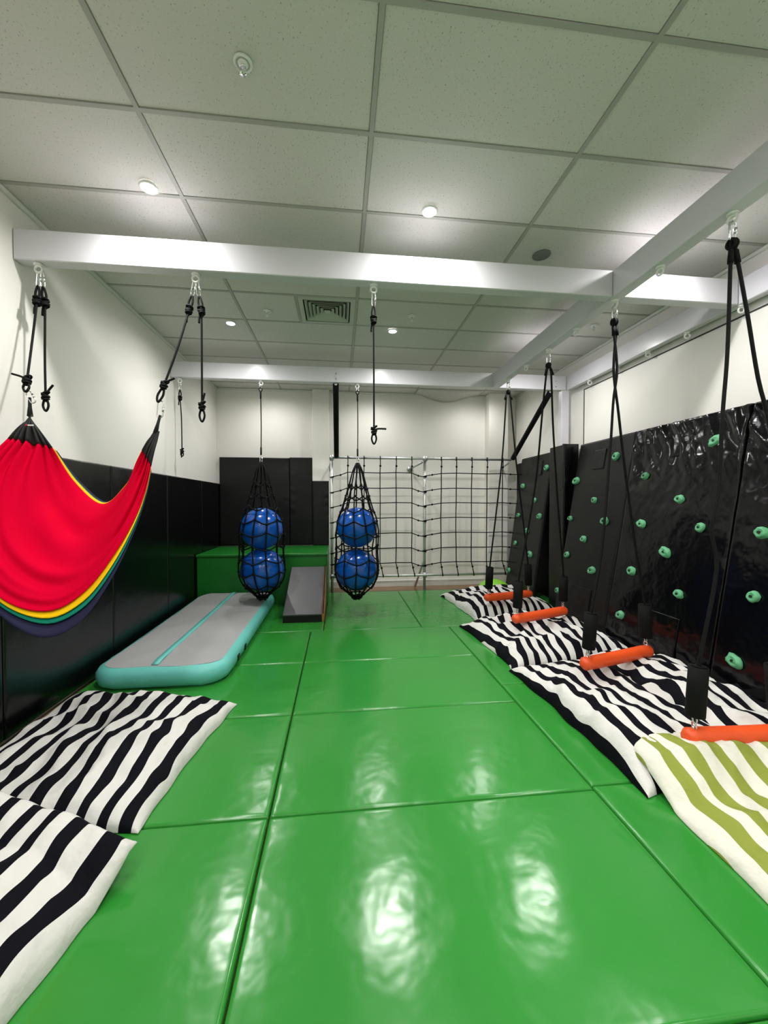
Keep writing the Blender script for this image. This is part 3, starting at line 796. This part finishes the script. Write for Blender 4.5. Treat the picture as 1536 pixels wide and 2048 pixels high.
for k, (m_, nm_) in enumerate((('red', 'inner_layer'), ('yellow', 'second_layer'), ('teal_green', 'third_layer'), ('navy', 'outer_layer'))):
    mb = MB(); vs = [ham(i, j/NT, k) for i in range(NS) for j in range(NT+1)]
    n1 = NT+1
    mb.add(vs, [(i*n1+j, i*n1+j+1, (i+1)*n1+j+1, (i+1)*n1+j) for i in range(NS-1) for j in range(NT)], True)
    o = mb.build(nm_, M[m_], hm, solid=.003); o['label'] = m_.replace('teal_green', 'green')+' stretch fabric layer'
for (ap, i0, nm2) in ((apL, 0, 'l'), (apR, NS-1, 'r')):
    mb = MB(); K = 10; vs = []
    for r_ in range(K+1):
        f = r_/K
        for j in range(NT+1):
            t = j/NT; q = ham(i0, t, 0)
            tip = ap+Vector((.015*(t-.5)*2, 0, -.03))
            over = q+(q-tip).normalized()*.03*(1-f) if False else q
            p = over.lerp(tip, f)
            nrm = Vector((.25, -.75, .6)).normalized(); p = p+nrm*(.010*sin(pi*min(1, f*1.3)) if f < .8 else .004)
            vs.append(p)
    n1 = NT+1
    mb.add(vs, [(r_*n1+j, r_*n1+j+1, (r_+1)*n1+j+1, (r_+1)*n1+j) for r_ in range(K) for j in range(NT)], True)
    mb.build('end_tab', M['webbing'], hm, solid=.008)
    mb = MB(); up = Vector((.0, .0, .075)) if nm2 == 'l' else Vector((.02, 0, .075))
    mb.tube([ap-up*.5, ap+up*.3, ap+up*1.05], [.016, .010, .008], 8).build('strap', M['webbing'], hm)
    if nm2 == 'l': link(hm, ap+Vector((-.012, 0, .115)), ap+Vector((.030, -.008, .045)), .016, .0038)
    else: link(hm, ap+Vector((.026, 0, .172)), ap+Vector((.016, -.0, .062)), .018, .004)
MB().bbox(-1.895, -1.862, 2.655, 2.659, 1.995, 2.003, .001).build('brand_strip', M['white'], hm)
MB().ball((-1.903, 2.657, 2.0), .006, 8, 6, (1, .4, 1)).build('brand_dot', M['redp'], hm)

# ---------------------------------------------------------------- ball nets with blue balls
BY = 5.30
def prof_r(z, b1, b2, r1, r2):
    """net radius at height z"""
    pts = [(b1-r1-.10, .045), (b1-r1-.05, .085), (b1-r1+.06, r1*.78), (b1-r1*.35, r1*1.01), (b1+.02, r1*1.05), (b1+r1*.8, r1*.99), (b2-.05, r2*1.06), (b2+r2*.5, r2*.93), (b2+r2*1.03, r2*.72), (b2+r2*2.1, r2*.41), (1.96, .06), (2.06, .010)]
    for i in range(len(pts)-1):
        if z <= pts[i+1][0]:
            f = (z-pts[i][0])/(pts[i+1][0]-pts[i][0]); return pts[i][1]+(pts[i+1][1]-pts[i][1])*max(0, f)
    return .006
def ball_net(x, y, xb, b1, b2, r1, r2, label, bl1, bl2, seed):
    t = thing('ball_net', label, 'net', (x, y, b1-r1-.1), 'rope nets holding blue balls')
    link(t, (x, y, ZB-.05), (x, y, ZB-.14), .012, .004)
    mb = MB(); mb.tube(spline([(x, y, 2.96), (x+.02, y, 3.0), (x, y, 3.02), (x-.02, y, 3.0), (x, y, 2.96)], 5)[:-1], .007, 6, True); mb.cyl((x, y, 2.88), (x, y, 2.97), .011, 8)
    mb.tube(resample([(x, y, 2.95), (x+.004, y, 2.55), (x, y, 2.16)], 12), .007, 6); mb.cyl((x, y, 2.15), (x, y, 2.25), .011, 8); mb.build('rope', M['rope'], t)
    link(t, (x, y, 2.16), (x, y, 2.05), .013, .005)
    z0 = b1-r1-.09; zt = 2.06; nm_ = 11; rnd = random.Random(seed)
    lv = [z0+.0, z0+.05, z0+.17, z0+.33, z0+.50, z0+.67, z0+.84, z0+1.0, z0+1.17, z0+1.33, z0+1.48, z0+1.62]
    lv = [z for z in lv if z < zt-.2]
    def pt(m, z):
        R = prof_r(z, b1, b2, r1, r2)+.006; tw = .10*sin(z*4+seed)
        a = 2*pi*m/nm_+tw; cx = xb+(x-xb)*max(0, min(1, (z-b1)/(zt-b1)))
        return Vector((cx+R*cos(a), y+R*sin(a), z))
    mb = MB()
    for m in range(nm_):
        zz = []; z = z0
        while z < zt: zz.append(z); z += .06
        zz.append(zt); pts = []
        for z in zz:
            p = pt(m+.12*nz(z*5, m*2.3+seed)*(1.6 if z > b2+r2 else .7), z); pts.append(p)
        mb.tube(pts, .0095, 5)
    mb.build('vertical_cords', M['rope'], t)
    mb = MB()
    for li, z in enumerate(lv):
        pts = []
        for m in range(nm_*3):
            f = (m % 3)/3; i = m//3
            off = .028*(1 if (i+li) % 2 else -1); off2 = .028*(1 if (i+1+li) % 2 else -1)
            zc = z+off*(1-f)+off2*f-(.006 if m % 3 else 0)+.012*nz(m*.9, li*2.1, seed)
            if li < 2: zc = z
            pts.append(pt(m/3, max(z0, zc)))
        mb.tube(pts, .0090, 5, True)
        for i in range(nm_): mb.ball(pts[i*3], .018, 6, 4)
    for k in range(10):
        a = k*2.4; mb.ring((xb+.03*cos(a), y+.03*sin(a), z0-.01+.012*(k % 3)), .026, .009, (cos(a), sin(a), .3), 12, 5)
    mb.build('cross_cords', M['rope'], t)
    for (z, r, lb) in ((b1, r1, bl1), (b2, r2, bl2)):
        cx = xb+(x-xb)*max(0, min(1, (z-b1)/(zt-b1)))
        mb = MB(); mb.ball((cx, y, z), r, 48, 32); tag(mb.build('exercise_ball', M['blue']), lb, 'ball', 'blue balls in rope nets')
ball_net(-1.012, BY, -1.005, .655, 1.195, .277, .268, 'black rope net with two blue balls hanging over the turquoise track', 'lower blue ball in the net over the turquoise track', 'upper blue ball in the net over the turquoise track', 1)
ball_net(.242, BY, .228, .63, 1.20, .280, .268, 'black rope net with two blue balls hanging before the climbing net', 'lower blue ball in the net before the climbing net', 'upper blue ball in the net before the climbing net', 5)

# ---------------------------------------------------------------- climbing net and its tube frame
NY = 6.62
nf = thing('net_frame', 'galvanised tube frame standing before the end wall', 'frame', (1.4, NY, 0))
def tubep(nm_, a, b, r=.024, m_='galv'): return MB().cyl(a, b, r, 14).build(nm_, M[m_], nf)
tubep('post', (-.125, NY, .0), (-.125, NY, 2.30)); tubep('post', (1.45, NY+.03, .0), (1.45, NY+.03, 2.30))
tubep('top_rail', (-.15, NY, 2.283), (2.98, NY, 2.283), .021); tubep('bottom_rail', (-.14, NY-.02, .30), (2.86, NY-.02, .30), .021)
for x in (-.125, 1.45):
    mb = MB(); mb.cyl((x, NY, 2.235), (x, NY, 2.325), .034, 14); mb.cyl((x-.04, NY, 2.283), (x+.04, NY, 2.283), .032, 14); mb.build('clamp', M['galv'], nf)
    mb = MB(); mb.cyl((x, NY-.0, .26), (x, NY, .34), .034, 14); mb.build('clamp', M['galv'], nf)
    mb = MB(); mb.cyl((x, NY+(.03 if x > 1 else 0), 0), (x, NY+(.03 if x > 1 else 0), .012), .05, 16); mb.build('foot', M['galv'], nf)
for x, x2 in ((-.125, -.19), (1.40, 1.28), (2.93, 2.95)):
    tubep('wall_brace', (x, NY+.02, 2.22), (x2, YB-.01, 2.15), .018)
    MB().cyl((x2, YB-.015, 2.15), (x2, YB-.002, 2.15), .055, 16).build('wall_flange', M['galv'], nf)
tubep('floor_brace', (1.44, NY+.03, .55), (1.36, YB-.12, .02), .018)
cn = thing('climbing_net', 'black knotted rope climbing net stretched in the tube frame', 'net', (1.4, NY, .3))
VX = [.141, .407, .675, .944, 1.206, 1.712, 1.972, 2.243, 2.514, 2.79]
HZ = [2.04, 1.782, 1.535, 1.282, 1.025, .77, .518]
def nx(x, sx=1.012): return x*sx-.004
for ci, x in enumerate(VX):
    x = nx(x); pts = [(x, NY-.028, 2.315), (x+.003, NY-.026, 2.22)]+[(x+.012*nz(ci*3.1, z*2), NY-.01, z-.004*(ci % 3)) for z in HZ]
    xb_ = x+random.uniform(-.02, .07)
    pts += [(xb_*.5+x*.5, NY-.015, .42), (xb_, NY-.045, .28)]
    mb = MB(); mb.tube(pts, .0085, 6); mb.ring((x, NY, 2.283), .026, .007, (1, 0, 0), 12, 5); mb.ring((xb_, NY-.02, .30), .026, .007, (1, 0, 0), 12, 5)
    mb.ball((x+.003, NY-.022, 2.15), .019, 8, 6); mb.ball((xb_*.5+x*.5, NY-.015, .43), .019, 8, 6)
    for z in HZ: mb.ball((x+.012*nz(ci*3.1, z*2), NY-.01, z-.004*(ci % 3)), .012, 6, 5)
    mb.build('net_rope', M['rope'], cn)
for ri, z in enumerate(HZ):
    zp = z-.085 if ri < 6 else z-.02
    pts = [(-.15, NY-.03, zp), (.01, NY-.02, zp+.035)]+[(nx(x), NY-.012, z-.004*(i % 3)) for i, x in enumerate(VX[:5])]+[(1.33, NY-.02, z-.05), (1.47, NY-.02, z-.075)]
    mb = MB(); mb.tube(pts, .0085, 6); mb.ball((.02, NY-.02, zp+.038), .017, 8, 6); mb.ball((1.33, NY-.02, z-.05), .017, 8, 6)
    mb.ring((-.125, NY, zp), .030, .007, (0, 0, 1), 12, 5); mb.build('net_rope', M['rope'], cn)
    pts = [(1.43, NY-.02, z-.055), (1.57, NY-.02, z-.032)]+[(nx(x), NY-.012, z-.004*((i+5) % 3)) for i, x in enumerate(VX[5:])]
    xe = 2.915+.130*(z-.045)-.012; pts += [(min(xe-.05, 2.96), NY-.02, z-.012), (xe, NY-.02, z-.016)]
    mb = MB(); mb.tube(pts, .0085, 6); mb.ball((1.57, NY-.02, z-.032), .017, 8, 6); mb.ball((min(xe-.05, 2.96), NY-.02, z-.012), .017, 8, 6)
    mb.ring((1.45, NY+.02, z-.06), .032, .007, (0, 0, 1), 12, 5); mb.build('net_rope', M['rope'], cn)

# padded diagonal bars from the back beam to the net frame
for (a, b, lb) in (((-.045, 5.33, 3.119), (-.048, NY-.03, 2.29), 'black foam covered bar running down to the left end of the net frame'),
                   ((2.985, 5.34, 3.115), (2.99, NY-.03, 2.29), 'black foam covered bar slanting to the right end of the net frame')):
    t = thing('padded_brace', lb, 'brace', ((a[0]+b[0])/2, (a[1]+b[1])/2, b[2]), 'black foam covered bars')
    A = Vector(a); B_ = Vector(b); MB().cyl(A, B_, .020, 12).build('bar', M['galv'], t)
    d = (B_-A); MB().tube([A+d*(.01+.98*k/10) for k in range(11)], .040, 14).build('foam_sleeve', M['foam'], t)

# ---------------------------------------------------------------- trapeze swings
def swing(y, ropeL, ropeR, aL, aR, label, link_ax, seed):
    x = 2.155
    t = thing('trapeze_swing', label, 'swing', ((aL[0]+aR[0])/2, (aL[1]+aR[1])/2, aL[2]-.035), 'orange trapeze swings')
    link(t, (x, y, ZB-.045), (x, y, ZB-.15), .018, .0055, 'quick_link')
    A = Vector(aL); B = Vector(aR); d = (B-A).normalized()
    up = Vector((0,0,1))
    for (pts, e, sg) in ((ropeL, A, 1), (ropeR, B, -1)):
        P = [Vector((x+(-.008 if sg > 0 else .008), y, ZB-.155))]+[Vector(p) for p in pts]
        pe = e+d*sg*.05     # attachment a little inside the bar end
        rd = (P[-1]-pe).normalized()
        s_top = pe+up*.05+ (P[-1]-pe).normalized()*.345; s_bot = pe+ (P[-1]-pe).normalized()*.115
        P = P[:-1]+[s_top, s_bot]
        mb = MB(); mb.tube(resample(P, 36), .010, 7)
        q = P[0]; mb.ring(q+Vector((0,0,-.015)), .020, .0085, (1, .3, 0), 14, 6, 1, 1.3); mb.build('rope', M['rope'], t)
        dd = (P[1]-P[0]).normalized(); mb = MB(); mb.cyl(q+dd*.05, q+dd*.12, .0145, 10); mb.build('ferrule', M['foam'], t)
        ax = (s_top-s_bot).normalized(); n = 16; rr = .048
        mb = MB(); mb.tube([s_bot, s_bot+ax*.004, s_bot.lerp(s_top, .5), s_top-ax*.006, s_top, s_top-ax*.012], [rr*.9, rr, rr, rr, rr*.85, rr*.3], n); mb.build('foam_sleeve', M['foam'], t)
        mb = MB(); mb.ring(s_bot-ax*.018, .016, .0045, (d.y, -d.x, .2), 14, 6, .8, 1.4); mb.ring(s_bot-ax*.055, .018, .0045, (d.x, d.y, .2), 14, 6, .8, 1.5)
        mb.cyl(pe+up*.03, pe+up*.06, .006, 8); mb.build('shackle', M['steel'], t)
    # puckered orange cover
    N = 26; pts = []; rr = []
    for k in range(N+1):
        f = k/N; pts.append(A.lerp(B, f)+Vector((0, 0, -.004*sin(pi*f))))
        e = min(f, 1-f)*(B-A).length
        r = .051*(1+.02*nz(f*20, seed)); 
        if e < .03: r *= .55+.45*(e/.03)**.6
        elif e < .075: r *= .93+.05*abs((e-.052)/.022)
        rr.append(r)
    MB().tube(pts, rr, 18).build('orange_bar', M['orange'], t)
swing(1.98, [(2.138,1.98,2.378),(2.115,1.98,2.016),(2.098,1.98,1.596),(2.058,1.98,1.371),(2.085,1.97,1.15),(2.0,1.97,.75)], [(2.205,1.98,2.8),(2.262,1.98,2.551),(2.333,1.98,2.218),(2.41,1.97,1.9),(2.45,1.96,1.3),(2.42,1.95,.7)],
      (1.90, 1.965, .225), (2.52, 1.93, .225), 'nearest trapeze swing, its orange bar cut by the right edge of the picture', 0, 1)
swing(2.92, [(2.15,2.92,2.887),(2.183,2.92,2.575),(2.155,2.92,2.339),(2.132,2.92,1.944),(2.02,2.85,1.159),(1.913,2.81,.631)], [(2.172,2.92,2.888),(2.157,2.925,2.574),(2.2,2.925,2.261),(2.285,2.95,1.79),(2.414,2.98,1.137),(2.516,3.0,.643)],
      (1.845, 2.81, .29), (2.59, 3.02, .29), 'trapeze swing with twisted ropes and orange bar, second nearest to the camera', 0, 2)
swing(3.91, [(2.141,3.91,2.93),(2.096,3.91,2.49),(2.036,3.91,1.816),(1.95,3.90,1.3),(1.85,3.91,.67)], [(2.185,3.91,2.906),(2.212,3.91,2.338),(2.322,4.0,1.558),(2.47,4.12,.65)],
      (1.79, 3.90, .32), (2.53, 4.165, .32), 'trapeze swing with orange bar, third nearest to the camera', 0, 3)
swing(4.89, [(2.132,4.89,2.912),(2.072,4.89,2.015),(1.92,4.88,.66)], [(2.182,4.89,2.913),(2.266,4.89,2.082),(2.396,4.95,1.303),(2.51,5.03,.605)],
      (1.855, 4.875, .31), (2.57, 5.045, .31), 'trapeze swing with orange bar, farthest from the camera', 0, 4)
